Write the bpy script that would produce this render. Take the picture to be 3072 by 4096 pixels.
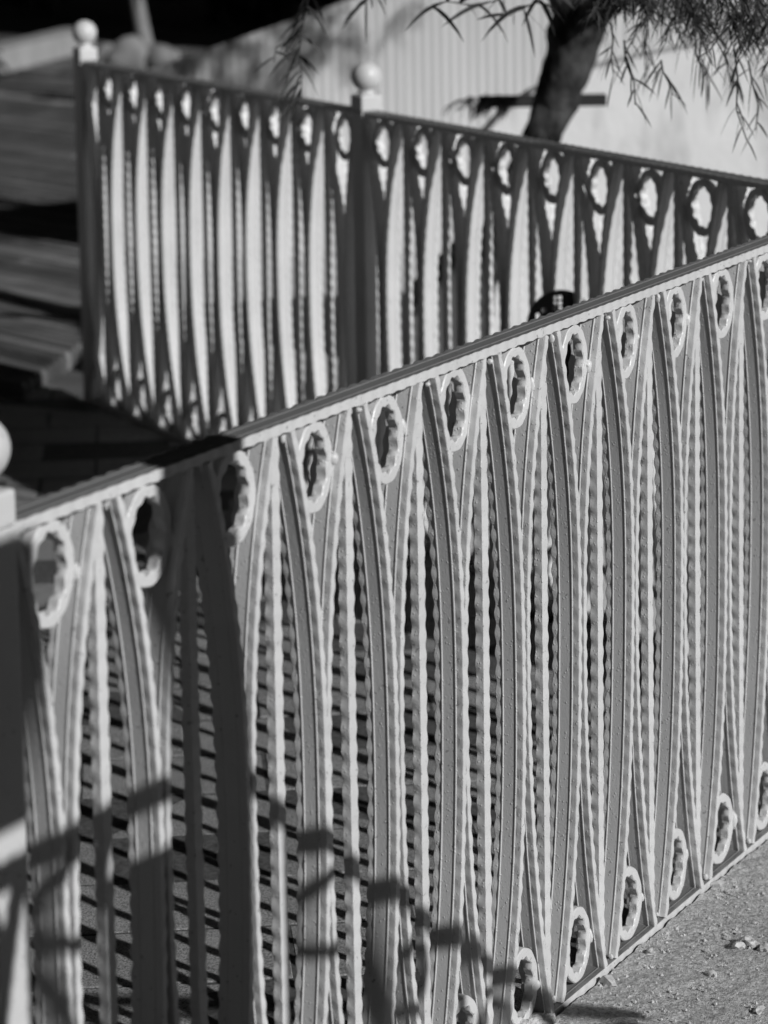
import bpy, bmesh, math, random
from mathutils import Vector, Matrix
random.seed(7)
SC = bpy.context.scene
for o in list(bpy.data.objects):
    bpy.data.objects.remove(o)
C = SC.collection

# ------------------------------------------------------------------ camera
FPX, CY, PITCH, ROLL, HC = 11520.0, 857.941, 0.140113, -0.016279, 1.7377
cp, sp, cr, sr = math.cos(PITCH), math.sin(PITCH), math.cos(ROLL), math.sin(ROLL)
right = Vector((cr, sr * sp, sr * cp))
upv = Vector((-sr, cr * sp, cr * cp))
fwd = Vector((0.0, cp, -sp))
cam = bpy.data.cameras.new('camera')
camo = bpy.data.objects.new('camera', cam)
C.objects.link(camo)
M = Matrix.Identity(4)
for i in range(3):
    M[i][0], M[i][1], M[i][2] = right[i], upv[i], -fwd[i]
M[2][3] = HC
camo.matrix_world = M
cam.sensor_fit = 'HORIZONTAL'
cam.sensor_width = 36.0
cam.lens = FPX / 3072 * 36.0
cam.shift_y = -(2048 - CY) / 3072
cam.clip_start = 0.05
cam.clip_end = 500
cam.dof.use_dof = True
cam.dof.focus_distance = 4.20
cam.dof.aperture_fstop = 7.0
cam.dof.aperture_blades = 0
SC.camera = camo

# ------------------------------------------------------------------ light (monochrome photograph: neutral light)
SUN_EL = math.radians(27.0)
hx, hy = 0.705, -0.709
world = bpy.data.worlds.new('World')
SC.world = world
world.use_nodes = True
wn, wl = world.node_tree.nodes, world.node_tree.links
wn.clear()
sky = wn.new('ShaderNodeTexSky')
sky.sky_type = 'NISHITA'
sky.sun_disc = False
sky.sun_elevation = SUN_EL
sky.sun_rotation = math.atan2(hx, hy)
sep = wn.new('ShaderNodeSeparateColor')       # red-filtered black-and-white film
bg = wn.new('ShaderNodeBackground')
bg.inputs['Strength'].default_value = 0.05
sky.altitude = 4000
sky.air_density = 0.4
sky.dust_density = 0.0
wo = wn.new('ShaderNodeOutputWorld')
wl.new(sky.outputs['Color'], sep.inputs['Color'])
wl.new(sep.outputs['Red'], bg.inputs['Color'])
wl.new(bg.outputs['Background'], wo.inputs['Surface'])
sun = bpy.data.lights.new('sun', 'SUN')
sun.energy = 5.0
sun.angle = math.radians(0.53)
sun.color = (1, 1, 1)
suno = bpy.data.objects.new('sun', sun)
C.objects.link(suno)
S = Vector((hx * math.cos(SUN_EL), hy * math.cos(SUN_EL), math.sin(SUN_EL))).normalized()
suno.rotation_euler = S.to_track_quat('Z', 'Y').to_euler()
suno.location = S * 20
vs = SC.view_settings
vs.view_transform = 'Standard'
vs.look = 'None'
vs.exposure = -0.60
vs.gamma = 1.0
vs.use_curve_mapping = False
SC.render.engine = 'CYCLES'
SC.cycles.max_bounces = 6
SC.cycles.diffuse_bounces = 2
SC.cycles.glossy_bounces = 2
SC.cycles.transmission_bounces = 0
SC.cycles.volume_bounces = 0
SC.cycles.use_denoising = True
SC.cycles.use_adaptive_sampling = True
SC.cycles.adaptive_threshold = 0.02
SC.cycles.caustics_reflective = False

# ------------------------------------------------------------------ frame of the place
TH, PM, DANG, SA = 1.055684, 0.1829117, -0.562016, 2.438035
d2 = Vector((math.cos(TH), math.sin(TH), 0))
n2 = Vector((math.sin(TH), -math.cos(TH), 0))
e2 = Vector((math.cos(TH + math.pi / 2 + DANG), math.sin(TH + math.pi / 2 + DANG), 0))
m2 = Vector((e2.y, -e2.x, 0))
B0 = Vector((-0.305133, 3.047607, 0))
CN = B0 + SA * d2
ZUP = Vector((0, 0, 1))
GZ = -0.012


def FP(a, b, z=0.0):
    """point in the frame of the near railing: a along it, b out from it"""
    return B0 + a * d2 + b * n2 + Vector((0, 0, z))


def at(u, v, depth):
    """place of a thing seen at (u, v) of the photograph that stands `depth` metres away"""
    c = right * ((u - 1536) / FPX) + upv * ((CY - v) / FPX) + fwd
    t = depth / c.y
    return Vector((c.x * t, depth, HC + c.z * t))


# ------------------------------------------------------------------ helpers
def link(name, me, mats, parent=None):
    o = bpy.data.objects.new(name, me)
    C.objects.link(o)
    if mats is not None and len(me.materials) == 0:
        for m in (mats if isinstance(mats, (list, tuple)) else [mats]):
            me.materials.append(m)
    if parent:
        o.parent = parent
    return o


def mesh(name, verts, faces, smooth=False, mi=None):
    me = bpy.data.meshes.new(name)
    me.from_pydata([tuple(v) for v in verts], [], faces)
    me.update()
    if smooth:
        me.polygons.foreach_set('use_smooth', [True] * len(me.polygons))
    if mi:
        me.polygons.foreach_set('material_index', mi)
    return me


def bm_mesh(name, bm, smooth=False):
    me = bpy.data.meshes.new(name)
    bm.to_mesh(me)
    bm.free()
    if smooth:
        me.polygons.foreach_set('use_smooth', [True] * len(me.polygons))
    return me


def tag(o, label=None, cat=None, group=None, kind=None):
    if label:
        o['label'] = label
    if cat:
        o['category'] = cat
    if group:
        o['group'] = group
    if kind:
        o['kind'] = kind
    return o


def empty(name, loc=(0, 0, 0), rz=0.0):
    o = bpy.data.objects.new(name, None)
    C.objects.link(o)
    o.location = loc
    o.rotation_euler = (0, 0, rz)
    o.empty_display_size = 0.05
    return o


def box_mesh(name, x0, x1, y0, y1, z0, z1, bev=0.0, seg=1):
    bm = bmesh.new()
    bmesh.ops.create_cube(bm, size=1)
    for v in bm.verts:
        v.co = Vector(((x0 + x1) / 2 + v.co.x * (x1 - x0), (y0 + y1) / 2 + v.co.y * (y1 - y0), (z0 + z1) / 2 + v.co.z * (z1 - z0)))
    if bev:
        bmesh.ops.bevel(bm, geom=list(bm.edges), offset=bev, segments=seg, affect='EDGES', profile=0.5)
    return bm_mesh(name, bm)


def lathe(name, prof, n=32):
    vs_, fs = [], []
    for r, z in prof:
        for i in range(n):
            t = 2 * math.pi * i / n
            vs_.append((r * math.cos(t), r * math.sin(t), z))
    for j in range(len(prof) - 1):
        for i in range(n):
            a, b = j * n + i, j * n + (i + 1) % n
            fs.append((a, b, b + n, a + n))
    return mesh(name, vs_, fs, True)


def tube(pts, radii, n=10, jit=0.0, rng=random):
    vs_, fs = [], []
    for i, p in enumerate(pts):
        t = (pts[min(i + 1, len(pts) - 1)] - pts[max(i - 1, 0)]).normalized()
        a = t.cross(Vector((0, 1, 0.01))).normalized()
        b = t.cross(a)
        for k in range(n):
            th = 2 * math.pi * k / n
            r = radii[i] * (1 + jit * (rng.random() - 0.5))
            vs_.append(p + (a * math.cos(th) + b * math.sin(th)) * r)
    for i in range(len(pts) - 1):
        for k in range(n):
            x, y = i * n + k, i * n + (k + 1) % n
            fs.append((x, y, y + n, x + n))
    fs.append(tuple(range(n - 1, -1, -1)))
    fs.append(tuple(range((len(pts) - 1) * n, len(pts) * n)))
    return vs_, fs


# ------------------------------------------------------------------ materials (all neutral greys)
class Mat:
    def __init__(self, name, base, rough=0.6, spec=0.5):
        self.m = bpy.data.materials.new(name)
        self.m.use_nodes = True
        self.nt = self.m.node_tree
        self.b = self.nt.nodes['Principled BSDF']
        self.b.inputs['Base Color'].default_value = (base, base, base, 1)
        self.b.inputs['Roughness'].default_value = rough
        self.b.inputs['Specular IOR Level'].default_value = spec
        self.co = self.nt.nodes.new('ShaderNodeTexCoord').outputs['Object']
        self.h = None

    def N(self, t, **kw):
        n = self.nt.nodes.new(t)
        for k, v in kw.items():
            if k in n.inputs:
                n.inputs[k].default_value = v
            else:
                setattr(n, k, v)
        return n

    def world(self):
        g = self.nt.nodes.new('ShaderNodeNewGeometry')
        self.co = g.outputs['Position']
        return self

    def noise(self, scale, detail=4, rough=0.55, stretch=None):
        n = self.N('ShaderNodeTexNoise', Scale=scale, Detail=detail, Roughness=rough)
        co = self.co
        if stretch:
            mp = self.N('ShaderNodeMapping')
            mp.inputs['Scale'].default_value = stretch
            self.nt.links.new(co, mp.inputs['Vector'])
            co = mp.outputs['Vector']
        self.nt.links.new(co, n.inputs['Vector'])
        return n.outputs['Fac']

    def vor(self, scale):
        n = self.N('ShaderNodeTexVoronoi', Scale=scale)
        self.nt.links.new(self.co, n.inputs['Vector'])
        return n.outputs['Distance']

    def ramp(self, fac, stops):
        r = self.N('ShaderNodeValToRGB')
        el = r.color_ramp.elements
        el[0].position, el[1].position = stops[0][0], stops[-1][0]
        el[0].color = (stops[0][1],) * 3 + (1,)
        el[1].color = (stops[-1][1],) * 3 + (1,)
        for p_, v_ in stops[1:-1]:
            x = el.new(p_)
            x.color = (v_, v_, v_, 1)
        self.nt.links.new(fac, r.inputs['Fac'])
        return r.outputs['Color']

    def mul(self, a, b, op='MULTIPLY'):
        n = self.N('ShaderNodeMath', operation=op)
        for i, x in enumerate((a, b)):
            if isinstance(x, (int, float)):
                n.inputs[i].default_value = x
            else:
                self.nt.links.new(x, n.inputs[i])
        return n.outputs[0]

    def color(self, sock):
        self.nt.links.new(sock, self.b.inputs['Base Color'])
        return self

    def roughness(self, sock):
        self.nt.links.new(sock, self.b.inputs['Roughness'])
        return self

    def bump(self, sock, strength, dist):
        b = self.N('ShaderNodeBump', Strength=strength, Distance=dist)
        self.nt.links.new(sock, b.inputs['Height'])
        if self.h:
            self.nt.links.new(self.h, b.inputs['Normal'])
        self.h = b.outputs['Normal']
        self.nt.links.new(self.h, self.b.inputs['Normal'])
        return self


def paint(name, base, rough=0.40):
    m = Mat(name, base, rough, 0.5).world()
    v = m.ramp(m.noise(9, 2), [(0.3, base * 0.93), (0.7, base * 1.04)])
    m.color(m.mul(v, m.ramp(m.noise(130, 1), [(0.24, 0.55), (0.29, 1.0)])))      # specks of dirt in the paint
    m.bump(m.noise(300, 1), 0.25, 0.0014)
    m.bump(m.ramp(m.vor(150), [(0.10, 1.0), (0.26, 0.0)]), 0.5, 0.0012)   # dust nibs under the paint
    return m.m


M_PAINT = paint('white_gloss_paint', 0.69)
M_RAILTOP = paint('dust_grey_rail_top', 0.20, 0.5)  # darker grey than the bars, set on the rails' upper faces

m = Mat('sandy_concrete', 0.5, 0.9, 0.2).world()
c1 = m.ramp(m.noise(2.2, 6), [(0.3, 0.60), (0.7, 0.74)])
c2 = m.ramp(m.noise(130, 3, 0.7), [(0.32, 0.45), (0.62, 1.12)])
m.color(m.mul(c1, c2))
m.bump(m.noise(60, 3, 0.7), 0.9, 0.008)
m.bump(m.noise(210, 3, 0.8), 1.0, 0.007)
M_GROUND = m.m

m = Mat('dark_garden_soil', 0.12, 0.95, 0.1).world()
m.color(m.ramp(m.noise(3, 4), [(0.3, 0.09), (0.7, 0.16)]))
M_SOIL = m.m
m = Mat('pale_yard_gravel', 0.6, 0.95, 0.1).world()
m.color(m.ramp(m.noise(90, 3), [(0.3, 0.50), (0.7, 0.72)]))
M_YARD = m.m

m = Mat('granite_paver', 0.3, 0.85, 0.25).world()
c1 = m.ramp(m.noise(3.1, 5), [(0.3, 0.26), (0.7, 0.36)])
c2 = m.ramp(m.noise(310, 3), [(0.36, 0.35), (0.58, 1.15)])
m.color(m.mul(c1, c2))
m.bump(m.noise(280, 4, 0.7), 0.8, 0.003)
m.bump(m.noise(24, 4), 0.35, 0.006)
M_PAVER = m.m

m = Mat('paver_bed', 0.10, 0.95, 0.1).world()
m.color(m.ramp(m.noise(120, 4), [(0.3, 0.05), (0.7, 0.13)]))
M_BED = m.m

M_TIMBERS = []
for k, tone in enumerate((0.42, 0.65, 0.9, 1.3)):
    m = Mat('dark_weathered_timber', 0.14, 0.8, 0.25).world()
    c1 = m.ramp(m.noise(5, 3), [(0.3, 0.12 * tone), (0.7, 0.21 * tone)])
    c3 = m.ramp(m.noise(2.4, 4, 0.65), [(0.60, 1.0), (0.68, 2.2)])     # worn pale patches
    m.color(m.mul(c1, c3))
    m.bump(m.noise(60, 3), 0.3, 0.004)
    M_TIMBERS.append(m.m)
M_TIMBER = M_TIMBERS[1]

m = Mat('white_corrugated_steel', 0.68, 0.45, 0.4).world()
m.color(m.ramp(m.noise(2.0, 5, stretch=(6, 1, 0.5)), [(0.3, 0.60), (0.7, 0.70)]))
M_STEEL = m.m

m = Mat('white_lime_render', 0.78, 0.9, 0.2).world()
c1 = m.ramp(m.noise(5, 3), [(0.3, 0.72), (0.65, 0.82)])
m.color(m.mul(c1, m.ramp(m.noise(9, 3, 0.5, (1, 1, 0.35)), [(0.32, 0.78), (0.46, 1.0)])))   # leaf-shadow dapples painted into the colour
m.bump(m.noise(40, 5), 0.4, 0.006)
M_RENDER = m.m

m = Mat('grey_bark', 0.12, 0.95, 0.1).world()
m.color(m.ramp(m.noise(11, 4, 0.7, (1, 1, 0.6)), [(0.38, 0.008), (0.64, 0.12)]))
m.bump(m.noise(30, 6, 0.7, (1, 1, 0.35)), 1.0, 0.03)
M_BARK = m.m

m = Mat('dark_leaf', 0.05, 0.6, 0.3)
m.color(m.ramp(m.noise(6, 2), [(0.3, 0.035), (0.7, 0.075)]))
M_LEAF = m.m
m = Mat('pale_leaf', 0.12, 0.6, 0.3)
m.color(m.ramp(m.noise(6, 2), [(0.3, 0.07), (0.7, 0.13)]))
M_LEAF2 = m.m
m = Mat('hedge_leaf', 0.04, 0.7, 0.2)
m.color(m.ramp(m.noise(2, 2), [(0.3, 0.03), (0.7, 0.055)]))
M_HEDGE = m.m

M_BLACK = Mat('black_cast_metal', 0.03, 0.55, 0.4).m
m = Mat('mortar', 0.7, 0.95, 0.1).world()
m.color(m.ramp(m.noise(90, 5), [(0.3, 0.55), (0.7, 0.78)]))
m.bump(m.noise(150, 4), 1.0, 0.006)
M_MORTAR = m.m
m = Mat('pale_stone', 0.55, 0.9, 0.2).world()
m.color(m.ramp(m.noise(60, 4), [(0.3, 0.42), (0.7, 0.66)]))
m.bump(m.noise(120, 4), 0.8, 0.003)
M_STONE = m.m
m = Mat('shade_boulder', 0.25, 0.9, 0.2).world()
m.color(m.ramp(m.noise(3, 5), [(0.3, 0.16), (0.7, 0.34)]))
M_BOULDER = m.m
m = Mat('plain_concrete', 0.35, 0.9, 0.2).world()
m.color(m.ramp(m.noise(4, 5), [(0.3, 0.30), (0.7, 0.42)]))
M_CONC = m.m
M_DARKWOOD = Mat('dark_stained_wood', 0.035, 0.8, 0.2).m
m = Mat('dark_box_board', 0.10, 0.8, 0.2).world()
m.color(m.ramp(m.noise(8, 5, 0.6, (1, 1, 0.3)), [(0.3, 0.04), (0.7, 0.14)]))
M_BOXB = m.m

# ------------------------------------------------------------------ ground
GS = 60
me = mesh('ground', [(-GS, -GS, GZ - 0.022), (GS, -GS, GZ - 0.022), (GS, 4 * GS, GZ - 0.004), (-GS, 4 * GS, GZ - 0.022)], [(0, 1, 2, 3)])
tag(link('ground', me, M_SOIL), kind='structure')
yd = [CN + 0.05 * e2 + 0.05 * m2, CN + 3.74 * e2 + 0.05 * m2, Vector((-0.92, 11.22, 0)), Vector((3.2, 11.22, 0)), Vector((2.6, 5.5, 0))]
tag(link('yard', mesh('yard', [p + Vector((0, 0, GZ)) for p in yd], [tuple(range(5))][::1]), M_YARD), kind='structure')

# near strip of ground in front of the railing: uneven sandy concrete
NX, NY = 300, 110
rng = random.Random(3)
from mathutils import noise as mnoise
vs_, fs = [], []
for j in range(NY + 1):
    for i in range(NX + 1):
        a = 0.70 + (2.9 - 0.70) * i / NX
        b = 0.006 + 0.72 * (j / NY) ** 1.25
        p = FP(a, b, 0)
        h = 0.005 * mnoise.noise(p * 6) + 0.003 * mnoise.noise(p * 22) + 0.0024 * mnoise.noise(p * 55) + 0.0016 * mnoise.noise(p * 120)
        h += (0.005 + 0.008 * max(0, mnoise.noise(p * 28 + Vector((5, 0, 0))))) * math.exp(-b / 0.022)      # mortar smeared along the foot
        edge = min(1, i / 6, (NX - i) / 6, (NY - j) / 6)
        vs_.append(p + Vector((0, 0, GZ - 0.003 + (h + 0.003) * edge)))
for j in range(NY):
    for i in range(NX):
        k = j * (NX + 1) + i
        fs.append((k, k + NX + 1, k + NX + 2, k + 1))
tag(link('path', mesh('path', vs_, fs, True), M_GROUND), kind='structure')

# ------------------------------------------------------------------ paved floor inside the railings: each paver a piece
floor = tag(empty('paved_floor'), kind='structure')
inside = [FP(-0.6, -0.05), FP(SA - 0.02, -0.05), CN + 4.05 * e2 - 0.02 * m2, CN + 4.05 * e2 - 2.4 * m2, FP(-0.6, -2.4)]


def in_poly(p, poly):
    s_ = None
    n = len(poly)
    for i in range(n):
        a, b = poly[i], poly[(i + 1) % n]
        c = (b.x - a.x) * (p.y - a.y) - (b.y - a.y) * (p.x - a.x)
        if abs(c) < 1e-9:
            continue
        if s_ is None:
            s_ = c > 0
        elif (c > 0) != s_:
            return False
    return True


px_dir = Vector((0.9963, 0.0855, 0))
py_dir = Vector((-0.0855, 0.9963, 0))
PW, PL = 0.2115, 0.34
j1 = Vector((-0.5097, 4.3348, 0))
pav_meshes = []
for k in range(5):
    bm = bmesh.new()
    bmesh.ops.create_cube(bm, size=1)
    for v in bm.verts:
        v.co = Vector((v.co.x * (PL - 0.006), v.co.y * (PW - 0.005), v.co.z * 0.04 - 0.02))
    bmesh.ops.bevel(bm, geom=list(bm.edges), offset=0.0025, segments=1, affect='EDGES')
    for v in bm.verts:
        v.co += Vector((rng.uniform(-1, 1), rng.uniform(-1, 1), 0)) * 0.0012
    pav_meshes.append(bm_mesh('paver', bm))
npav = 0
rzp = math.atan2(px_dir.y, px_dir.x)
cutlines = [(FP(0, -0.047), n2), (CN - 0.006 * m2, m2)]        # keep the inner side of both railings
for r in range(-16, 26):
    for c in range(-10, 12):
        p = j1 + py_dir * ((r + 0.5) * PW) + px_dir * ((c + (0.5 if r % 2 else 0.08)) * PL)
        cs = [p + px_dir * (sx * PL / 2) + py_dir * (sy * PW / 2) for sx in (-1, 1) for sy in (-1, 1)]
        cs.append(p)
        if not any(in_poly(q, inside) for q in cs):
            continue
        u = (p.x / max(p.y, 0.1))
        if u < -0.20 or u > 0.20 or npav > 295:
            continue
        crossing = [(q0, nv) for q0, nv in cutlines if any((q - q0).dot(nv) > 0 for q in cs)]
        if any(all((q - q0).dot(nv) > -0.01 for q in cs) for q0, nv in cutlines):
            continue
        me = pav_meshes[npav % 5]
        o = link('paver', me, M_PAVER, floor)
        o.location = p + Vector((0, 0, GZ + rng.uniform(-0.0025, 0.001)))
        o.rotation_euler = (rng.uniform(-.006, .006), rng.uniform(-.006, .006), rzp + rng.uniform(-.006, .006))
        if crossing:
            bm = bmesh.new()
            bm.from_mesh(me)
            R_ = Matrix.Rotation(-rzp, 3, 'Z')
            for q0, nv in crossing:
                bmesh.ops.bisect_plane(bm, geom=list(bm.verts) + list(bm.edges) + list(bm.faces), plane_co=R_ @ (q0 - p), plane_no=R_ @ nv, clear_outer=True)
            if len(bm.faces) < 3:
                bm.free()
                bpy.data.objects.remove(o)
                continue
            m3 = bm_mesh('paver', bm)
            if len(m3.materials) == 0:
                m3.materials.append(M_PAVER)
            o.data = m3
        npav += 1
bed = [v + Vector((0, 0, GZ - 0.0015)) for v in inside]
link('paver_bed', mesh('paver_bed', bed, [tuple(range(len(bed)))]), M_BED, floor)

# ------------------------------------------------------------------ railing pieces
DB = 0.0420           # depth of the flat bar
LAM = 0.0283          # pitch of the hammered waves


def flat_profile(ph, es=1.0):
    """outline of the hammered flat bar; (depth, half thickness) from the outer edge in"""
    c = math.cos(ph)
    e = 0.0049 * es + 0.0006 * c
    w = 0.0011 * c
    t = 0.0046 * es
    r = 0.0010
    side = [(0.0006 + w * 0.5, e * 0.93), (-0.0004 + w * 0.5, e), (-0.0056, e), (-0.0094, t), (-0.0100, t + r), (-0.0112, t + r), (-0.0118, t),
            (-DB / 2, t), (-DB + 0.0118, t), (-DB + 0.0112, t + r), (-DB + 0.0100, t + r), (-DB + 0.0094, t), (-DB + 0.0056, e), (-DB + 0.0004 - w, e), (-DB - 0.0006 - w, e * 0.93)]
    return side + [(v, -h) for v, h in reversed(side)]


def sweep_flat(name, pts, nrm, topmat=False, seed=0, es=1.0):
    """pts: list of (x, z); nrm: thickness direction (x, z) at each; depth is local y (outer face y = 0)"""
    r_ = random.Random(seed)
    vs_, fs, mi = [], [], []
    L = 0.0
    n = None
    ph0 = r_.random() * 6.28
    for i, (x, z) in enumerate(pts):
        if i:
            L += math.hypot(x - pts[i - 1][0], z - pts[i - 1][1])
        pr = flat_profile(ph0 + 2 * math.pi * L / LAM + 0.5 * math.sin(L * 9), es)
        n = len(pr)
        nx, nz = nrm[i]
        for v, h in pr:
            vs_.append((x + nx * h, v, z + nz * h))
    for i in range(len(pts) - 1):
        for k in range(n):
            a, b = i * n + k, i * n + (k + 1) % n
            fs.append((a, b, b + n, a + n))
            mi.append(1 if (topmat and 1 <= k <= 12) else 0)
    fs.append(tuple(range(n - 1, -1, -1)))
    fs.append(tuple(range((len(pts) - 1) * n, len(pts) * n)))
    mi += [0, 0]
    me = mesh(name, vs_, fs, True, mi)
    bmx = bmesh.new()
    bmx.from_mesh(me)
    bmesh.ops.recalc_face_normals(bmx, faces=bmx.faces)
    bmx.to_mesh(me)
    bmx.free()
    try:
        me.set_sharp_from_angle(angle=math.radians(16))
    except Exception:
        pass
    return me


def bow(u):
    c = 0.45
    q = (c - u) / c if u < c else (u - c) / (1 - c)
    return 0.0190 + (PM / 2 - 0.0056 - 0.0190) * (1 - abs(q) ** 2.25)


def curved_bar(sign, seed):
    r_ = random.Random(seed)
    N = 230
    pts, nr = [], []
    w1, w2 = r_.uniform(-1, 1) * 0.0026, r_.uniform(-1, 1) * 0.0016
    for i in range(N + 1):
        u = i / N
        off = bow(u) + w1 * math.sin(math.pi * 2 * u) + w2 * math.sin(math.pi * 3 * u)
        pts.append((sign * off, 1.0 - u))
    for i in range(N + 1):
        a, b = pts[max(i - 1, 0)], pts[min(i + 1, N)]
        tx, tz = b[0] - a[0], b[1] - a[1]
        l = math.hypot(tx, tz)
        nr.append((-tz / l, tx / l))
    return sweep_flat('curved_bar', pts, nr, seed=seed)


def sharp(me, deg=33):
    try:
        me.set_sharp_from_angle(angle=math.radians(deg))
    except Exception:
        pass
    return me


def straight_bar(seed):
    r_ = random.Random(seed)
    N = 230
    vs_, fs = [], []
    n = 12
    ph0 = r_.random() * 6.28
    y0 = -DB / 2
    for i in range(N + 1):
        z = 1.0 - i / N
        ph = ph0 + 2 * math.pi * z / LAM + 0.4 * math.sin(z * 8)
        w = 0.0088 + 0.0009 * math.cos(ph) * (1 + 0.3 * math.sin(z * 31 + ph0))
        dd = 0.0066 + 0.0003 * math.cos(ph)
        xo = 0.0009 * math.sin(z * 7 + ph0)
        c = 0.0008
        sec = [(-w, -dd + c), (-w + c, -dd), (0, -dd - 0.0001), (w - c, -dd), (w, -dd + c), (w - 0.0009 * math.sin(ph), 0), (w, dd - c), (w - c, dd), (0, dd + 0.0001), (-w + c, dd), (-w, dd - c), (-w + 0.0009 * math.sin(ph), 0)]
        for x, y in sec:
            vs_.append((x + xo, y0 + y, z))
    for i in range(N):
        for k in range(n):
            a, b = i * n + k, i * n + (k + 1) % n
            fs.append((a, a + n, b + n, b))
    fs.append(tuple(range(n)))
    fs.append(tuple(range((N + 1) * n - 1, N * n - 1, -1)))
    return sharp(mesh('straight_bar', vs_, fs, True))


def ring(seed):
    r_ = random.Random(seed)
    N, n = 110, 12
    vs_, fs = [], []
    ax, az = 0.0395 + r_.uniform(-1, 1) * 0.0012, 0.0515 + r_.uniform(-1, 1) * 0.001
    waves = 11
    ph0 = r_.random() * 6.28
    y0 = -DB / 2 + 0.002
    for i in range(N):
        t = 2 * math.pi * i / N
        ct, st = math.cos(t), math.sin(t)
        px_, pz_ = ax * ct, az * st
        nx, nz = ct / ax, st / az
        l = math.hypot(nx, nz)
        nx, nz = nx / l, nz / l
        c = math.cos(waves * t + ph0)
        ri, ro = 0.0076 + 0.0017 * c, 0.0072 + 0.0005 * c
        hd = 0.0078
        k = 0.0015
        sec = [(-ri, -hd + k), (-ri + k, -hd), (0, -hd - 0.0002), (ro - k, -hd), (ro, -hd + k), (ro + 0.0002, 0), (ro, hd - k), (ro - k, hd), (0, hd + 0.0002), (-ri + k, hd), (-ri, hd - k), (-ri + 0.0007 * math.sin(waves * t + ph0), 0)]
        for rr, y in sec:
            vs_.append((px_ + nx * rr, y0 + y, pz_ + nz * rr))
    for i in range(N):
        for k in range(n):
            a, b = i * n + k, i * n + (k + 1) % n
            a2, b2 = ((i + 1) % N) * n + k, ((i + 1) % N) * n + (k + 1) % n
            fs.append((a, a2, b2, b))
    me = mesh('ring', vs_, fs, True)
    bmx = bmesh.new()
    bmx.from_mesh(me)
    bmesh.ops.recalc_face_normals(bmx, faces=bmx.faces)
    bmx.to_mesh(me)
    bmx.free()
    return sharp(me, 40)


def weld(seed):
    r_ = random.Random(seed)
    bm = bmesh.new()
    bmesh.ops.create_icosphere(bm, subdivisions=2, radius=1)
    for v in bm.verts:
        f = 1 + 0.25 * mnoise.noise(v.co * 2.2 + Vector((seed * 3.1, 0, 0)))
        v.co = Vector((v.co.x * 0.0065 * f, v.co.y * 0.008 * f, v.co.z * 0.011 * f))
    return bm_mesh('weld_bead', bm, True)


CB_R = [curved_bar(1, s) for s in (11, 12, 13, 14, 15)]
CB_L = [curved_bar(-1, s) for s in (21, 22, 23, 24, 25)]
SB = [straight_bar(s) for s in (31, 32, 33, 34)]
RG = [ring(s) for s in (41, 42, 43, 44, 45)]
WB = [weld(s) for s in (1, 2, 3)]
for L_ in (CB_R, CB_L, SB, RG, WB):
    for me in L_:
        me.materials.append(M_PAINT)


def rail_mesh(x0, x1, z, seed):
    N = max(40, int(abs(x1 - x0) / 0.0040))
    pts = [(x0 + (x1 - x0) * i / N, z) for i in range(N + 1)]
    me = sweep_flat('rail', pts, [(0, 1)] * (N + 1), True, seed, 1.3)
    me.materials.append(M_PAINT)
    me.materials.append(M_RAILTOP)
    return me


def panel(name, org, rz, centres, x0, x1, rings, half=(), label='', seed=0, welds=False, group=None, z0=0.0):
    """a railing panel: local x along it, local y = 0 its face, bars reach back to y = -DB"""
    r_ = random.Random(seed)
    root = empty(name, org + Vector((0, 0, z0)), rz)
    tag(root, label, 'railing', group)
    link('top_rail', rail_mesh(x0, x1, 1.0068, seed + 1), None, root)
    link('bottom_rail', rail_mesh(x0, x1, -0.0068, seed + 2), None, root)
    for i, x in enumerate(centres):
        jx = r_.uniform(-1, 1) * 0.0035
        for nm, lst in (('curved_bar', CB_R), ('straight_bar', SB), ('curved_bar', CB_L)):
            o = link(nm, r_.choice(lst), None, root)
            o.location = (x + jx, r_.uniform(-1, 1) * 0.0012, 0)
            o.rotation_euler = (0, r_.uniform(-1, 1) * 0.0028, 0)
            if welds and nm == 'straight_bar':
                for zz in (0.993, 0.005):
                    for sx in (-1, 1):
                        w_ = link('weld_bead', r_.choice(WB), None, o)
                        w_.location = (sx * r_.uniform(0.009, 0.016), -DB / 2 + r_.uniform(0.006, 0.016), zz + r_.uniform(-0.004, 0.003))
                        w_.scale = (r_.uniform(0.3, 0.7), r_.uniform(0.3, 0.6), r_.uniform(0.3, 0.8))
    for x, s_ in half:
        o = link('curved_bar', (CB_R if s_ > 0 else CB_L)[0], None, root)
        o.location = (x, 0, 0)
    for x in rings:
        for z in (0.9395, 0.0600):
            o = link('ring', r_.choice(RG), None, root)
            o.location = (x + r_.uniform(-1, 1) * 0.0025, r_.uniform(-1, 1) * 0.0015, z + r_.uniform(-1, 1) * 0.002)
            o.rotation_euler = (0, r_.uniform(-0.13, 0.13), r_.uniform(-0.06, 0.06))
            if welds:
                w = link('weld_bead', r_.choice(WB), None, o)
                w.location = (-0.0470, -DB / 2 + r_.uniform(0.003, 0.009), r_.uniform(-0.022, 0.006))
                w.scale = (r_.uniform(0.6, 1.1), r_.uniform(0.6, 1.1), r_.uniform(0.6, 1.5))
    return root


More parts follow.
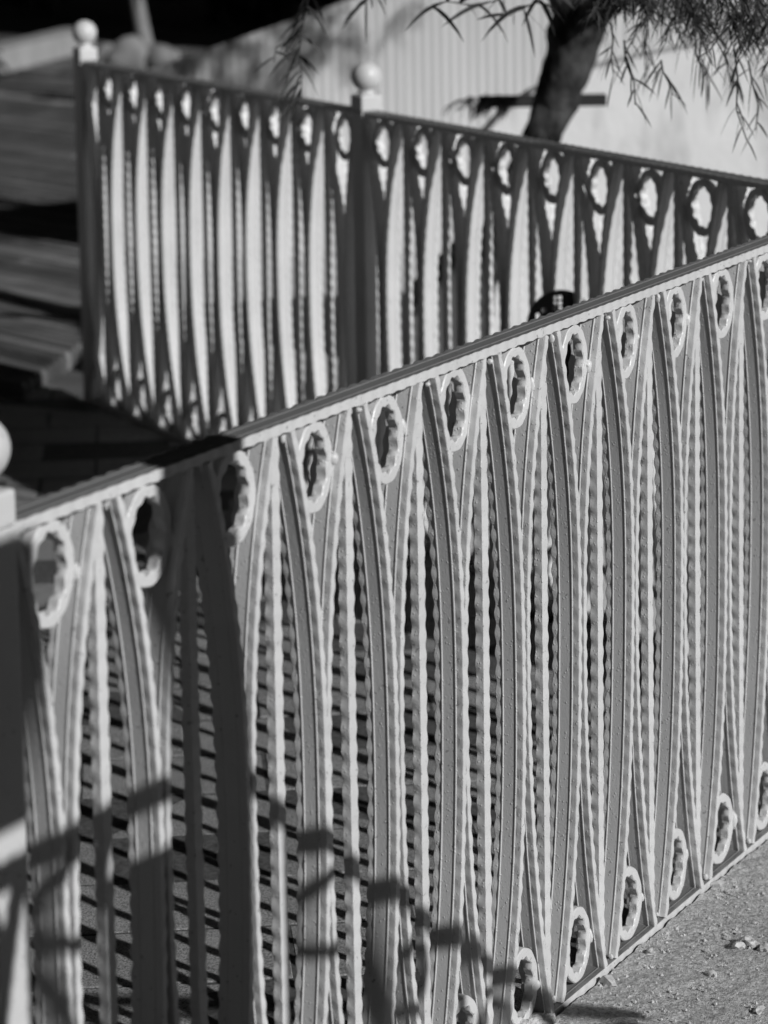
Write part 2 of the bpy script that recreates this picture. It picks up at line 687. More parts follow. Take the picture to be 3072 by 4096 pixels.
def post(org, rz, label, w=0.056, ztop=1.052, z0=0.0, ball=True, group=None):
    root = tag(empty('railing_post', org + Vector((0, 0, z0)), rz), label, 'post', group)
    link('shaft', box_mesh('shaft', -w / 2, w / 2, -w / 2, w / 2, GZ - 0.02, ztop - 0.040, 0.003, 2), M_PAINT, root)
    if ball:
        cap = box_mesh('cap', -w / 2 - 0.001, w / 2 + 0.001, -w / 2 - 0.001, w / 2 + 0.001, ztop - 0.0395, ztop, 0.005, 3)
        link('cap', cap, M_PAINT, root)
        zc = ztop + 0.044
        R = 0.0362
        prof = [(0.0001, ztop - 0.002), (0.021, ztop - 0.002), (0.022, ztop + 0.003), (0.0185, ztop + 0.008), (0.0150, ztop + 0.0112)]
        a0 = math.asin(0.0150 / R)
        for i in range(1, 21):
            a = a0 + (math.pi - a0) * i / 20
            prof.append((max(R * math.sin(a), 0.0001), zc - R * math.cos(a)))
        link('ball', lathe('ball', prof, 40), M_PAINT, root)
    return root


# near railing: local x runs towards -d, so x = -a
rzA = TH + math.pi
GRP = 'panels of the white wrought-iron railing'
cA = [-k * PM for k in range(0, 13)]
rA = [-(k + 0.5) * PM for k in range(-1, 13)]
panel('iron_railing', B0, rzA, cA, 0.170, -(SA - 0.03), rA, [(PM, -1)],
      'nearest white wrought-iron railing panel, sunlit, with curved bars and rings, crossing the whole picture', seed=100, welds=True, group=GRP)
post(FP(-0.2000, -DB / 2), TH, 'bright white railing post with ball top cut off by the left picture edge', group='ball-topped railing posts')
post(CN + 0.002 * d2 - n2 * 0.02, TH, 'corner post joining the near railing and the far railing beyond the right edge', group='ball-topped railing posts')

# far railing: local x runs along e
rzB = math.atan2(e2.y, e2.x)
cB = [0.100, 0.290] + [0.480 + 0.1907 * k for k in range(8)]
SP = 2.010
panel('iron_railing', CN, rzB, cB, 0.03, SP - 0.026, [(cB[i] + cB[i + 1]) / 2 for i in range(len(cB) - 1)] + [(SP + cB[-1]) / 2],
      [(SP - 0.004, -1)], 'shaded far railing panel to the right of the middle ball-topped post', seed=200, group=GRP)
SE = 3.780
cC = [2.223 + 0.1821 * k for k in range(9)]
panel('iron_railing', CN, rzB, cC, SP + 0.026, SE - 0.026, [(SP + cC[0]) / 2] + [(cC[i] + cC[i + 1]) / 2 for i in range(len(cC) - 1)] + [],
      [(SP + 0.004, 1), (SE, -1)], 'shaded far railing panel between the two ball-topped posts at the back', seed=300, group=GRP)
post(CN + SP * e2 + (DB / 2) * m2, rzB, 'middle post of the far railing, ball half in shade, half in sun', group='ball-topped railing posts')
post(CN + SE * e2 + (DB / 2) * m2, rzB, 'ball-topped post at the far left end of the back railing', group='ball-topped railing posts')

# ------------------------------------------------------------------ unseen landing, post and stair railing, added to throw the shadow at lower left
ZL = 0.405
BL = 1.47
panel('iron_railing', FP(-0.30, BL), TH + math.pi, [PM * (i + 0.5) for i in range(3)], 0, 3 * PM, [PM, 2 * PM],
      label='landing railing beyond the right edge of the picture, level, beside the tall post', seed=400, group=GRP, z0=ZL)
tag(link('landing_post', box_mesh('landing_post', -0.078, 0.078, -0.03, 0.03, GZ, 2.3, 0.004), M_PAINT), 'tall square post of the landing beyond the right edge of the picture', 'post').matrix_world = Matrix.Translation(FP(-0.220, BL)) @ Matrix.Rotation(TH, 4, 'Z')
tag(link('side_board', box_mesh('side_board', -0.07, 0.07, -0.01, 0.01, ZL, ZL + 0.98, 0.003), M_DARKWOOD), 'board fixed beside the tall landing post beyond the right edge', 'board').matrix_world = Matrix.Translation(FP(-0.370, BL + 0.06)) @ Matrix.Rotation(TH, 4, 'Z')  # added out of view to darken the near railing below the rail shadow
nb_ = tag(empty('notice_board', FP(-0.655, BL + 0.05), TH), 'notice board on one leg on the landing beyond the right edge', 'board')  # made-up board out of view, put there to shade the left post
link('panel', box_mesh('panel', -0.105, 0.105, -0.012, 0.012, 1.50, 1.80, 0.003), M_DARKWOOD, nb_)
for sx in (-0.085,):
    link('leg', box_mesh('leg', sx - 0.012, sx + 0.012, -0.010, 0.010, ZL - 0.02, 1.505, 0.002), M_DARKWOOD, nb_)
lb = [FP(-0.88, BL - 0.08), FP(-0.12, BL - 0.08), FP(-0.12, BL + 0.9), FP(-0.88, BL + 0.9)]  # added block that carries the unseen shadow-casting railing
lv = [p + Vector((0, 0, GZ - 0.03)) for p in lb] + [p + Vector((0, 0, ZL - 0.016)) for p in lb]
tag(link('landing', mesh('landing', lv, [(4, 5, 6, 7), (0, 1, 5, 4), (1, 2, 6, 5), (2, 3, 7, 6), (3, 0, 4, 7)]), M_CONC), kind='structure')
st = tag(empty('stair_railing', FP(-0.14, BL), TH), 'sloping stair railing beyond the right edge of the picture', 'railing')
SL = 0.73
for nm, zz in (('top_rail', 1.385), ('bottom_rail', 0.51)):
    N = 60
    Lr = 0.90 if nm == 'top_rail' else 0.60
    pts = [(Lr * i / N, zz - SL * Lr * i / N) for i in range(N + 1)]
    q = math.hypot(1, SL)
    me = sweep_flat('rail', pts, [(SL / q, 1 / q)] * (N + 1), False, 77, 2.0)
    me.materials.append(M_PAINT)
    link(nm, me, None, st)
for i in range(4):
    x = 0.10 + 0.22 * i
    ztop = 1.378 - SL * x
    zbot = max(GZ, 0.505 - SL * x)
    link('straight_bar', box_mesh('straight_bar', x - 0.010, x + 0.010, -0.028, -0.014, zbot, ztop, 0.001), M_PAINT, st)
    o = link('ring', RG[i % 3], None, st)
    o.location = (x + 0.085, 0, ztop - SL * 0.085 - 0.085)

# ------------------------------------------------------------------ mortar, stones, grit by the foot of the railing
def rock(name, r, seed, sub=3, rough=0.35, flat=0.7):
    bm = bmesh.new()
    bmesh.ops.create_icosphere(bm, subdivisions=sub, radius=1)
    o = Vector((seed * 7.3, seed * 1.7, 0))
    for v in bm.verts:
        q = v.co.copy()
        f = 1 + rough * mnoise.noise(q * 1.3 + o) + rough * 0.6 * mnoise.noise(q * 3.5 + o) + rough * 0.35 * mnoise.noise(q * 9 + o)
        v.co = Vector((q.x * f, q.y * f, q.z * f * flat)) * r
    return bm_mesh(name, bm, True)


mm = rock('mortar_lump', 0.040, 5, 4, 0.5, 0.55)
o = tag(link('mortar_lump', mm, M_MORTAR), 'rough white mortar lump at the foot of the railing under a ring', 'mortar')
o.location = FP(5.50 * PM, -0.004, GZ + 0.006)
o.scale = (1.25, 0.9, 1.0)
mm = rock('mortar_lump', 0.026, 9, 4, 0.5, 0.5)
o = tag(link('mortar_lump', mm, M_MORTAR), 'small crumbly mortar lump at the railing foot near the bottom edge', 'mortar')
o.location = FP(4.78 * PM, -0.010, GZ + 0.008)

stones = [(2957, 3789, 0.0085, 'left stone of the pale crumb cluster at the right edge'), (2985, 3776, 0.012, 'largest pale stone of the crumb cluster at the right edge'), (3012, 3784, 0.009, 'right stone of the pale crumb cluster at the right edge'),
          (3062, 3800, 0.009, 'pale stone cut by the right picture edge below the crumb cluster'), (2850, 3905, 0.007, 'lone pale pebble low on the sandy ground, below the crumb cluster'), (3035, 4050, 0.008, 'pale pebble in the lowest right corner of the ground'),
          (2600, 3818, 0.008, 'small pale stone close to the railing foot'), (2430, 3938, 0.012, 'pale crumb beside the white mortar lump'), (2868, 3545, 0.009, 'pale crumb against the bottom rail near the fourth lower ring')]
stone_m = [rock('stone', 1.0, s_, 2, 0.75, 0.7) for s_ in range(4)]
for me in stone_m:
    me.polygons.foreach_set('use_smooth', [False] * len(me.polygons))
for i, (u, v, r, lab) in enumerate(stones):
    c = right * ((u - 1536) / FPX) + upv * ((CY - v) / FPX) + fwd
    t = (GZ - HC) / c.z
    o = link('stone', stone_m[i % 4], M_STONE)
    o.location = Vector((c.x * t, c.y * t, GZ + r * 0.35))
    o.scale = (r * rng.uniform(.8, 1.3), r * rng.uniform(.8, 1.2), r)
    o.rotation_euler = (rng.uniform(-.4, .4), rng.uniform(-.4, .4), rng.uniform(0, 6.28))
    tag(o, lab, 'stone', 'loose stones on the sandy ground')
vs_, fs = [], []
gr = random.Random(8)
for i in range(9000):
    b = 0.008 + gr.random() ** 1.6 * 0.6
    if gr.random() < 0.3:
        b = 0.004 + abs(gr.gauss(0, 0.018))
    a = 0.65 + gr.random() * 2.3
    p = FP(a, b, GZ + 0.0005)
    r = 0.0009 + 0.0030 * gr.random() ** 4
    k = len(vs_)
    rot = gr.random() * 6.28
    for q in range(4):
        vs_.append(p + Vector((math.cos(rot + q * 1.57) * r * gr.uniform(.7, 1.3), math.sin(rot + q * 1.57) * r * gr.uniform(.7, 1.3), 0.0)))
    vs_.append(p + Vector((gr.uniform(-.4, .4) * r, gr.uniform(-.4, .4) * r, r * gr.uniform(.8, 1.5))))
    fs += [(k, k + 1, k + 4), (k + 1, k + 2, k + 4), (k + 2, k + 3, k + 4), (k + 3, k, k + 4)]
tag(link('grit', mesh('grit', vs_, fs), M_STONE), 'fine grit scattered over the sandy ground by the railing', 'grit', kind='stuff')

# ------------------------------------------------------------------ pierced black disc inside the corner
pd = CN + 1.16 * e2 - 0.16 * m2
face = Vector((-pd.x, -pd.y, 0)).normalized()
rzd = math.atan2(face.y, face.x) + math.pi / 2 + 0.25
root = tag(empty('garden_ornament', pd + Vector((0, 0, GZ)), rzd), 'black round-headed pierced metal ornament standing behind the near railing', 'ornament')
R = 0.074
hz = 0.0
PIX = 0.00
holes = []
for r_ in range(3):
    for c_ in range(2):
        holes.append((-0.0170 + c_ * 0.0133, 0.0625 - r_ * 0.0118, 0.0092, 0.0102))
for q in ((-0.056, 0.026, 0.010, 0.020), (-0.040, 0.036, 0.008, 0.010), (-0.034, 0.020, 0.010, 0.008), (0.014, 0.036, 0.012, 0.009), (0.034, 0.030, 0.012, 0.012), (0.048, 0.042, 0.006, 0.008), (0.018, -0.010, 0.010, 0.010), (0.022, -0.034, 0.010, 0.012), (-0.030, -0.030, 0.012, 0.02)):
    holes.append(q)
G = 0.0024
NXg = int(R / G) + 1
cells = []
for i in range(-NXg, NXg):
    for j in range(-int(0.17 / G), NXg):
        x, z = (i + .5) * G, (j + .5) * G
        if z > 0 and x * x + z * z > R * R:
            continue
        if z <= 0 and abs(x) > R:
            continue
        if z < -0.10 and abs(x) > R - (abs(z) - 0.10) * 0.8:
            continue
        if any(abs(x - hx_ - w_ / 2) < w_ / 2 and abs(z - hz_ + h_ / 2) < h_ / 2 for hx_, hz_, w_, h_ in holes):
            continue
        cells.append((i, j))
cset = set(cells)
bm = bmesh.new()
vd = {}


def gv(i, j, s_):
    key = (i, j, s_)
    if key not in vd:
        x, z = i * G, j * G
        l = math.hypot(x, z)
        if z > 0 and l > R - G * 0.75:
            x, z = x * R / l, z * R / l
        vd[key] = bm.verts.new((x, 0.004 * s_, z))
    return vd[key]


for i, j in cells:
    for s_ in (-1, 1):
        q = [gv(i, j, s_), gv(i + 1, j, s_), gv(i + 1, j + 1, s_), gv(i, j + 1, s_)]
        try:
            bm.faces.new(q if s_ < 0 else q[::-1])
        except ValueError:
            pass
    for (di, dj, a, b) in ((-1, 0, (0, 0), (0, 1)), (1, 0, (1, 0), (1, 1)), (0, -1, (0, 0), (1, 0)), (0, 1, (0, 1), (1, 1))):
        if (i + di, j + dj) not in cset:
            try:
                bm.faces.new([gv(i + a[0], j + a[1], -1), gv(i + b[0], j + b[1], -1), gv(i + b[0], j + b[1], 1), gv(i + a[0], j + a[1], 1)])
            except ValueError:
                pass
bmesh.ops.recalc_face_normals(bm, faces=bm.faces)
dtop = at(2240, 1160, pd.y).z
o = link('pierced_head', bm_mesh('pierced_head', bm), M_BLACK, root)
o.location = (0, 0, dtop - R - GZ)
link('stem', box_mesh('stem', -0.012, 0.012, -0.0055, 0.0055, 0.015, dtop - R - GZ - 0.155, 0.002), M_BLACK, root)
link('foot', lathe('foot', [(0.0001, 0.0), (0.075, 0.0), (0.075, 0.008), (0.03, 0.016), (0.0001, 0.016)], 24), M_BLACK, root)
rx = at(2240, 1160, pd.y).x
root.location.x = rx

# ------------------------------------------------------------------ ribbed timber deck behind the far left post
deck = tag(empty('timber_deck'), kind='structure')
uD = Vector((0.72, -0.83, 0)).normalized()
ZD = 0.035
E0 = Vector((-1.063, 8.725, 0))
E1 = Vector((-1.002, 9.100, 0))
vD = (E1 - E0).normalized()
RIBS, RP = 1, 0.054
perp = Vector((0.83, 0.72, 0)).normalized()
kv = 1.0 / perp.dot(vD)


def plank_mesh(length, seed):
    """ribbed board: local x = along the board away from its nose, y = across; nose bends down over the edge"""
    rr = random.Random(seed)
    sh = (vD - perp * vD.dot(perp))
    sx = sh.dot(-uD) * kv                        # skew of the nose line per metre across
    prof = []
    n = RIBS * 8
    for i in range(n + 1):
        y = (i / n) * RIBS * RP
        ph = (i % 8) / 8
        h = -0.014 if ph < 0.2 or i == n else (0.0 if 0.3 < ph < 0.95 else -0.003)
        prof.append((y * 0.985 + 0.001, h + rr.uniform(-1, 1) * 0.0006))
    path = [(length, 0, 0)]
    for k in range(1, 12):
        path.append((length * (1 - k / 12) + 0.03, 0, 0))
    path += [(0.018, 0.0, 0), (0.009, -0.003, 0.25), (0.003, -0.009, 0.6), (0.0, -0.018, 1.0), (0.0, -(ZD + 0.02), 1.0)]
    vs_, fs, mi = [], [], []
    for (x, z, dn) in path:
        for y, h in prof:
            vs_.append((x + sx * y - h * dn, y, z + h * (1 - dn)))
    m_ = len(prof)
    for i in range(len(path) - 1):
        for k in range(m_ - 1):
            a = i * m_ + k
            fs.append((a, a + m_, a + m_ + 1, a + 1))
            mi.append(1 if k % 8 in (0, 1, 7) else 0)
    return mesh('plank', vs_, fs, False, mi)


pm = [plank_mesh(3.6, s) for s in range(12)]
for k, me in enumerate(pm):
    me.materials.append(M_TIMBERS[k % 4])
    me.materials.append(M_BED)
rzD = math.atan2(-uD.y, -uD.x)
# local x -> -uD ; local y -> rot90(-uD)
ly = Vector((uD.y, -uD.x, 0))
flip = ly.dot(perp) < 0
for i in range(-3, 200):
    p = E0 + vD * (i * RIBS * RP * kv)
    if p.y > 9.15:
        p = Vector((E1.x + 0.02, p.y, 0)) + (-uD) * 0.0
    o = link('plank', rng.choice(pm), None, deck)
    Mx = Matrix.Identity(4)
    ydir = perp
    for r_ in range(3):
        Mx[r_][0], Mx[r_][1], Mx[r_][2] = (-uD)[r_], ydir[r_], ZUP[r_]
    Mx.translation = p + Vector((0, 0, ZD + rng.uniform(-0.004, 0.002)))
    o.matrix_world = Mx

f0 = E0 - vD * (3 * RIBS * RP * kv) - uD * 0.01
link('fascia_board', mesh('fascia_board', [f0 + Vector((0, 0, GZ - 0.02)), f0 - uD * 3.5 + Vector((0, 0, GZ - 0.02)), f0 - uD * 3.5 + Vector((0, 0, ZD - 0.012)), f0 + Vector((0, 0, ZD - 0.012)),
      f0 + perp * 0.02 + Vector((0, 0, GZ - 0.02)), f0 + perp * 0.02 - uD * 3.5 + Vector((0, 0, GZ - 0.02)), f0 + perp * 0.02 - uD * 3.5 + Vector((0, 0, ZD - 0.012)), f0 + perp * 0.02 + Vector((0, 0, ZD - 0.012))],
      [(0, 1, 2, 3), (7, 6, 5, 4), (0, 3, 7, 4), (3, 2, 6, 7)]), M_TIMBERS[0], deck)

# low pale kerb wall far behind the deck
k0, k1 = Vector((-3.3, 16.3, 0)), Vector((-2.2, 21.0, 0))
v = (k1 - k0).normalized()
L = (k1 - k0).length
wl_ = tag(empty('low_wall', k0, math.atan2(v.y, v.x)), 'low pale wall far behind the timber deck at upper left', 'wall')
nb = 8
bmesh_ = box_mesh('coping_block', 0.004, L / nb - 0.004, -0.12, 0.12, 0.0, 0.21, 0.006)
for i in range(nb):
    o = link('coping_block', bmesh_, M_CONC, wl_)
    o.location = (i * L / nb, 0, -0.02)

# ------------------------------------------------------------------ white corrugated shed wall behind the far railing
Yw = 11.28
shed = tag(empty('corrugated_screen', (0, Yw, 0)), 'white corrugated metal screen with sloping top behind the far railing', 'screen')


def shed_top(x):
    return 0.746 + 0.329 * (x + 0.887)


x = -1.15
i = 0
CPITCH = 0.036
while x < 4.6:
    w = 0.76 if i else 0.46
    N = int(w / CPITCH) * 8
    vs_, fs = [], []
    for k in range(N + 1):
        xx = x + w * k / N
        y = 0.0020 * math.sin(2 * math.pi * xx / CPITCH) + (0.003 if i % 2 else 0)
        zt = min(shed_top(xx), 2.6)
        vs_ += [(xx, y, -0.02), (xx, y, zt), (xx, y + 0.004, -0.02), (xx, y + 0.004, zt)]
    for k in range(N):
        a = 4 * k
        fs += [(a, a + 4, a + 5, a + 1), (a + 2, a + 3, a + 7, a + 6), (a + 1, a + 5, a + 7, a + 3)]
    link('corrugated_sheet', mesh('corrugated_sheet', vs_, fs, True), M_STEEL, shed)
    x += w
    i += 1
# white rendered garden wall with swooping top (right)
top = [(1880, 590), (1925, 545), (1985, 480), (2045, 425), (2130, 372), (2240, 322), (2370, 278), (2520, 240), (2700, 204), (2900, 170), (3100, 142), (3500, 100), (4200, 60)]
Yr = 8.7
pts = [at(u, v_, Yr) for u, v_ in top]
vs_, fs = [], []
for p in pts:
    vs_ += [(p.x, Yr, GZ - 0.01), (p.x, Yr, p.z - 0.012), (p.x, Yr + 0.012, p.z), (p.x, Yr + 0.16, p.z), (p.x, Yr + 0.17, GZ - 0.01)]
for i in range(len(pts) - 1):
    for k in range(4):
        a = i * 5 + k
        fs.append((a, a + 5, a + 6, a + 1))
fs.append((0, 1, 2, 3, 4))
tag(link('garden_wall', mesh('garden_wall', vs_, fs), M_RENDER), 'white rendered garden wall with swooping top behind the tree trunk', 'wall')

# dark box with a sloping lid behind the far railing
bx0, bx1 = at(1640, 1300, 7.62).x, at(1850, 1300, 7.62).x
zb0, zb1 = at(1660, 1270, 7.62).z, at(1850, 1030, 7.62).z
vs_ = [(bx0, 7.56, GZ), (bx1, 7.56, GZ), (bx1, 7.94, GZ), (bx0, 7.94, GZ), (bx0, 7.56, zb0), (bx1, 7.56, zb1), (bx1, 7.94, zb1), (bx0, 7.94, zb0)]
bxr = tag(empty('garden_box', ((bx0 + bx1) / 2, 7.75, GZ)), 'dark wooden box with sloping lid glimpsed through the far railing', 'box')
inv = Vector(((bx0 + bx1) / 2, 7.75, GZ))
link('body', mesh('body', [Vector(q) - inv for q in vs_], [(0, 1, 5, 4), (1, 2, 6, 5), (2, 3, 7, 6), (3, 0, 4, 7)]), M_BOXB, bxr)
lid = [Vector(q) - inv + Vector((sx * 0.012, sy * 0.015, 0.001)) for q, sx, sy in zip(vs_[4:], (-1, 1, 1, -1), (-1, -1, 1, 1))]
lid += [q + Vector((0, 0, 0.018)) for q in lid]
link('lid', mesh('lid', lid, [(4, 5, 6, 7), (3, 2, 1, 0), (0, 1, 5, 4), (1, 2, 6, 5), (2, 3, 7, 6), (3, 0, 4, 7)]), M_DARKWOOD, bxr)

# ------------------------------------------------------------------ leaning tree with narrow leaves
Yt = 8.1
tr = tag(empty('leaning_tree', at(1850, 1710, Yt)), 'dark leaning tree with narrow drooping leaves behind the far railing', 'tree')
toff = tr.location.copy()
tp = [(1835, 1730, 62), (1870, 1500, 60), (1915, 1220, 62), (1970, 980, 64), (2050, 770, 68), (2150, 585, 74), (2215, 430, 84), (2262, 290, 96), (2300, 150, 108), (2335, 40, 118), (2370, -60, 120), (2400, -160, 95)]
cpts = [at(u, v_, Yt + 0.03 * math.sin(i * 1.3)) for i, (u, v_, w) in enumerate(tp)]
rad = [w * Yt / FPX for u, v_, w in tp]
# resample for bark relief
P, Rr = [], []
for i in range(len(cpts) - 1):
    for k in range(6):
        t = k / 6
        P.append(cpts[i].lerp(cpts[i + 1], t))
        Rr.append(rad[i] * (1 - t) + rad[i + 1] * t)
P.append(cpts[-1])
Rr.append(rad[-1])
vs_, fs = tube(P, Rr, 28)
vs_ = [v_ + (v_ - P[i // 28]).normalized() * (0.010 * mnoise.noise(v_ * 14) + 0.006 * mnoise.noise(v_ * 38)) for i, v_ in enumerate(vs_)]
link('trunk', mesh('trunk', [v_ - toff for v_ in vs_], fs, True), M_BARK, tr)


def limb(pxs, dep, wid, name='branch'):
    dep = [q * 1.2 for q in dep]
    pts_ = [at(u, v_, d_) for (u, v_), d_ in zip(pxs, dep)]
    ra = [w * d_ / FPX for w, d_ in zip(wid, dep)]
    vs_, fs = tube(pts_, ra, 10, 0.25)
    link(name, mesh(name, [v_ - toff for v_ in vs_], fs, True), M_BARK, tr)
    return pts_


B1 = limb([(2330, 60), (2420, 10), (2540, -60), (2700, -90), (2900, -70)], [6.75, 6.7, 6.55, 6.3, 6.0], [70, 62, 50, 40, 30])
B2 = limb([(2320, 60), (2240, 20), (2215, -80), (2190, -220)], [6.75, 6.72, 6.7, 6.6], [60, 46, 44, 36])
B3 = limb([(2400, -160), (2620, -800), (3300, -1500), (4300, -2300)], [6.75, 6.75, 6.8, 6.9], [90, 70, 50, 30])
pb = [B2[-1], Vector((0.36, 7.75, 2.6)), Vector((0.20, 7.3, 3.3)), Vector((-0.02, 6.7, 3.0)), Vector((-0.14, 6.25, 2.0)), at(1235, -40, 6.0)]
v4, f4 = tube(pb, [0.026, 0.020, 0.015, 0.010, 0.006, 0.0025], 8, 0.2)
link('branch', mesh('branch', [v_ - toff for v_ in v4], f4, True), M_BARK, tr)


def blade(vs_, fs, p, dr, ln, wd, bend, rr):
    """narrow curved leaf"""
    dr = dr.normalized()
    side = dr.cross(Vector((rr.uniform(-1, 1), rr.uniform(-1, 1), rr.uniform(-.6, .6)))).normalized()
    k = len(vs_)
    n = 5
    g = Vector((0, 0, -1)) * bend
    for i in range(n + 1):
        t = i / n
        q = p + dr * ln * t + g * ln * t * t
        w = wd * (math.sin(math.pi * (0.08 + 0.92 * t)) ** 0.7 if t < 1 else 0.02)
        vs_ += [q - side * w / 2, q + side * w / 2]
    for i in range(n):
        a = k + 2 * i
        fs.append((a, a + 1, a + 3, a + 2))


def twig_leaves(path, n, ln, wd, rr, vs_, fs, spread=0.9, stem=True):
    for i in range(n):
        t = (i + rr.random()) / n * (len(path) - 1)
        k = min(int(t), len(path) - 2)
        p = path[k].lerp(path[k + 1], t - k)
        ax = (path[k + 1] - path[k]).normalized()
        s_ = Vector((rr.choice((-1, 1)) * rr.uniform(0.4, 1), rr.uniform(-.6, .6), rr.uniform(-.5, .3)))
        blade(vs_, fs, p, ax * rr.uniform(0.3, 1) + s_ * spread, ln * rr.uniform(.6, 1.2), wd * rr.uniform(.7, 1.2), rr.uniform(0.1, 0.7), rr)
    if stem:
        v2, f2 = tube(path, [0.0022 - 0.0012 * i / len(path) for i in range(len(path))], 5)
        k = len(vs_)
        vs_ += v2
        fs += [tuple(a + k for a in f) for f in f2]


rr = random.Random(21)
vs_, fs = [], []
# hanging sprays seen against the shed, as (u, v) runs and depth
sprays = [([(1235, -40), (1225, 40), (1205, 130), (1196, 215), (1206, 300), (1204, 395)], 5.0, 26, 0.062, 0.0075),
          ([(1205, 120), (1165, 160), (1105, 190), (1095, 245)], 5.0, 8, 0.05, 0.006),
          ([(1560, -60), (1475, -10), (1455, 15)], 4.9, 8, 0.06, 0.006),
          ([(2080, -70), (1980, 5), (1880, 20), (1790, 5), (1710, 30)], 4.8, 14, 0.085, 0.010),
          ([(2200, -60), (2140, 10), (2080, 40), (2030, 60)], 4.8, 12, 0.085, 0.010)]
for pth, dep, n, ln, wd in sprays:
    twig_leaves([at(u, v_, dep * 1.2 + 0.05 * math.sin(i)) for i, (u, v_) in enumerate(pth)], n, ln, wd, rr, vs_, fs)
# wispy drooping foliage at upper right
for i in range(105):
    u0 = rr.uniform(2400, 3260)
    dens = (u0 - 2400) / 860
    v0_ = -150 + rr.random() * (140 + 170 * dens)
    dep = rr.uniform(5.1, 5.75)
    ln_ = rr.uniform(80, 230) * (0.55 if u0 < 2600 else 1)
    sx = rr.uniform(-110, 110)
    pth = [at(u0 + sx * t + rr.uniform(-14, 14), v0_ + ln_ * t, dep) for t in (0, .33, .66, 1)]
    twig_leaves(pth, 18, 0.036, 0.0024, rr, vs_, fs, 0.9)
for (u0, v0_, v1, dep) in ((2430, 90, 300, 4.6), (2490, 160, 420, 4.5), (2640, 240, 380, 4.6), (2930, 200, 560, 4.4), (2990, 240, 520, 4.5), (2890, 170, 330, 4.7), (2790, 170, 330, 4.6), (2560, 60, 260, 4.9)):
    pth = [at(u0 + rr.uniform(-20, 20) + t * 40, v0_ + (v1 - v0_) * t, dep * 1.2) for t in (0, .33, .66, 1)]
    twig_leaves(pth, 12, 0.05, 0.0042, rr, vs_, fs, 0.6)
link('foliage', mesh('foliage', [v_ - toff for v_ in vs_], fs), M_LEAF, tr)
# unseen crown above the picture, placed to shade the screen's left end
vs_, fs = [], []
for i in range(620):
    c0 = Vector((rr.uniform(1.55, 2.55), rr.uniform(7.7, 8.9), rr.uniform(2.7, 3.6)))
    pth = [c0, c0 + Vector((rr.uniform(-.1, .1), rr.uniform(-.1, .1), -rr.uniform(.08, .25)))]
    twig_leaves(pth, 14, 0.07, 0.008, rr, vs_, fs, 0.9, False)
link('crown', mesh('crown', [v_ - toff for v_ in vs_], fs), M_LEAF, tr)

# dark beam fixed behind the trunk, its left end grown over with leaves
b0, b1 = at(1915, 412, 8.34), at(2428, 416, 8.34)
bmr = tag(empty('dark_beam', b0), 'short dark wooden beam behind the leaning tree trunk', 'beam')
link('board', box_mesh('board', 0, b1.x - b0.x, 0, 0.05, -0.015, 0.017, 0.002), M_DARKWOOD, bmr)
vs_, fs = [], []
for i in range(130):
    p = Vector((rr.gauss(0.03, 0.045), rr.uniform(-0.03, 0.03), rr.gauss(0.0, 0.010)))
    blade(vs_, fs, p, Vector((-rr.random(), rr.uniform(-.3, .3), rr.uniform(-.6, .35))), 0.035, 0.005, 0.5, rr)
link('creeper', mesh('creeper', vs_, fs), M_LEAF, bmr)

# ------------------------------------------------------------------ shade garden at upper left
def foliage_mass(name, cen, size, n, lf, mat, label, cat='hedge', seed=0, kind=None, group=None):
    r_ = random.Random(seed)
    vs_, fs = [], []
    for i in range(n):
        while True:
            q = Vector((r_.uniform(-1, 1), r_.uniform(-1, 1), r_.uniform(-1, 1)))
            if 0.25 < q.length < 1:
                break
        f = 1 + 0.3 * mnoise.noise(q * 2.5 + Vector((seed, 0, 0)))
        p = Vector((q.x * size[0], q.y * size[1], q.z * size[2])) * f
        a = Vector((r_.gauss(0, 1), r_.gauss(0, 1), r_.gauss(0, 1))).normalized()
        b = a.cross(Vector((r_.gauss(0, 1), r_.gauss(0, 1), r_.gauss(0, 1)))).normalized()
        s_ = lf * r_.uniform(.6, 1.4)
        k = len(vs_)
        vs_ += [p - a * s_, p + b * s_ * .45, p + a * s_, p - b * s_ * .45]
        fs.append((k, k + 1, k + 2, k + 3))
    return mesh(name, vs_, fs)


def bush(name, loc, size, n, lf, label, cat, seed, trunk_r=0.06, group=None):
    root = tag(empty(name, loc), label, cat, group)
    o = link('crown', foliage_mass('crown', None, size, n, lf, None, None, seed=seed), M_HEDGE, root)
    o.location = (0, 0, size[2] * 0.98 + 0.05)
    vs_, fs = tube([Vector((0, 0, -0.05)), Vector((0.03, 0, size[2] * 0.6)), Vector((0, 0.02, size[2] * 1.2))], [trunk_r, trunk_r * .8, trunk_r * .4], 8, 0.2)
    link('trunk', mesh('trunk', vs_, fs, True), M_BARK, root)
    return root


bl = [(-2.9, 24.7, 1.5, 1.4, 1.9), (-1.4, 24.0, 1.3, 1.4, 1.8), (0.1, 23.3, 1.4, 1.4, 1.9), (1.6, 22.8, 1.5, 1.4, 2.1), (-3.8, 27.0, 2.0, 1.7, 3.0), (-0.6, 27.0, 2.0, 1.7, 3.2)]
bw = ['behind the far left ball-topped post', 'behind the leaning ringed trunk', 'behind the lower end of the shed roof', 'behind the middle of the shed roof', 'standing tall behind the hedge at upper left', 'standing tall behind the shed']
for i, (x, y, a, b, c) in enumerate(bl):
    bush('dark_shrub', (x, y, GZ), (a, b, c), 4200, 0.11, 'dense dark shrub in deep shade ' + bw[i], 'shrub', 60 + i, group='dark shrubs at the back')
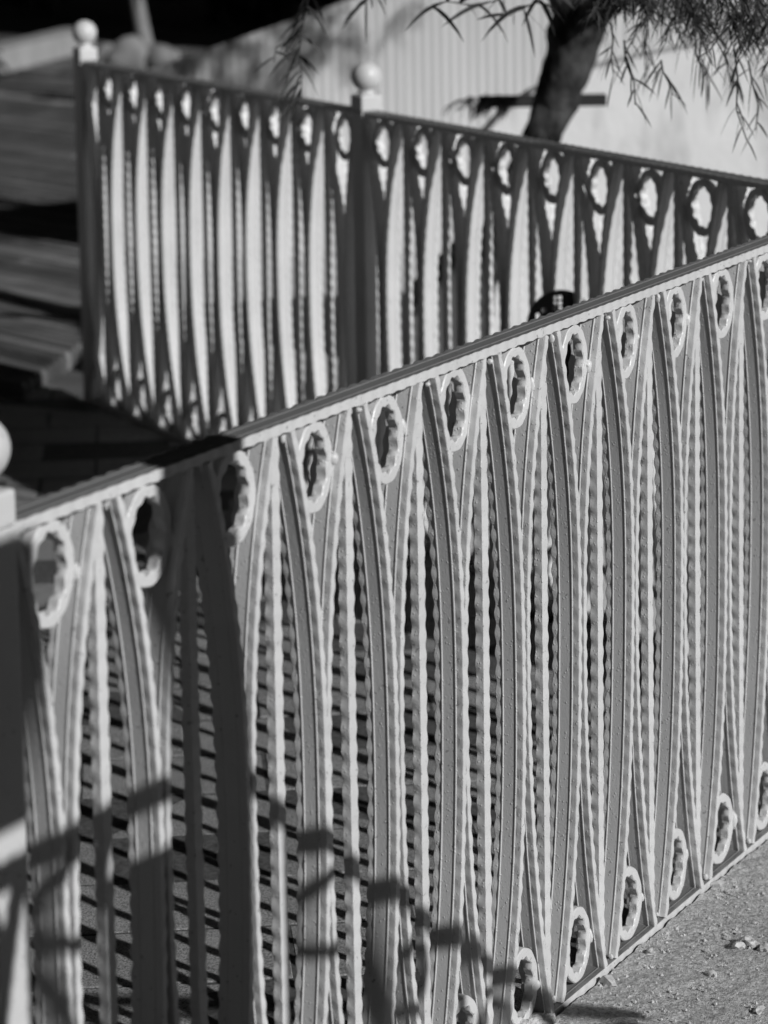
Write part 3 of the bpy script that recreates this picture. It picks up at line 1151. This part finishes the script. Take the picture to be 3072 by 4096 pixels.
# tall trees added beyond the right edge so their shade keeps the back garden dark
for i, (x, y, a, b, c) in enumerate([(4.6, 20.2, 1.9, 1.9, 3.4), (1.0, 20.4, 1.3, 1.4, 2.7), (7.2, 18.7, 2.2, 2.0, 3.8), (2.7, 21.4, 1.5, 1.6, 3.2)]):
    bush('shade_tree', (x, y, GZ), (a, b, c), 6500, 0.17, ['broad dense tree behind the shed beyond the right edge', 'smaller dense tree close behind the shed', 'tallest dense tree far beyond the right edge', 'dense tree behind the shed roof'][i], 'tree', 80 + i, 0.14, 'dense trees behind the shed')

# ringed leaning trunk and boulders
root = tag(empty('ringed_palm', at(585, 300, 17.4) * 1.0), 'slim leaning palm trunk with rings beside the boulders at upper left', 'palm')
root.location.z = GZ
ro = root.location.copy()
pp = [at(600, 262, 17.4), at(583, 190, 17.4), at(566, 100, 17.4), at(548, 0, 17.4), at(520, -160, 17.4)]
pp[0].z = GZ
P, Rr = [], []
for i in range(4):
    for k in range(14):
        t = k / 14
        P.append(pp[i].lerp(pp[i + 1], t))
        Rr.append((0.052 - 0.004 * (i + t)) * (1 + 0.10 * ((k * 2) % 7) / 7))
vs_, fs = tube(P, Rr, 14)
link('trunk', mesh('trunk', [v_ - ro for v_ in vs_], fs, True), M_BOULDER, root)
vs_, fs = [], []
for i in range(16):
    t = i / 16 * 6.28
    blade(vs_, fs, pp[4] - ro, Vector((math.cos(t), math.sin(t), 0.7)), 0.9, 0.10, 0.55, rr)
link('frond_crown', mesh('frond_crown', vs_, fs), M_HEDGE, root)
for i, (u, v_, r, lab) in enumerate([(440, 235, 0.10, 'small rounded boulder right of the far left post'), (515, 232, 0.14, 'largest rounded boulder beside the ringed palm trunk'), (640, 250, 0.12, 'rounded boulder right of the ringed palm trunk')]):
    p = at(u, v_, 17.0)
    o = tag(link('boulder', rock('boulder', r, 30 + i, 3, 0.25, 0.9), M_BOULDER), lab, 'boulder', 'boulders in the shade')
    o.location = p
    o.location.z = max(p.z, GZ + r * 0.5)
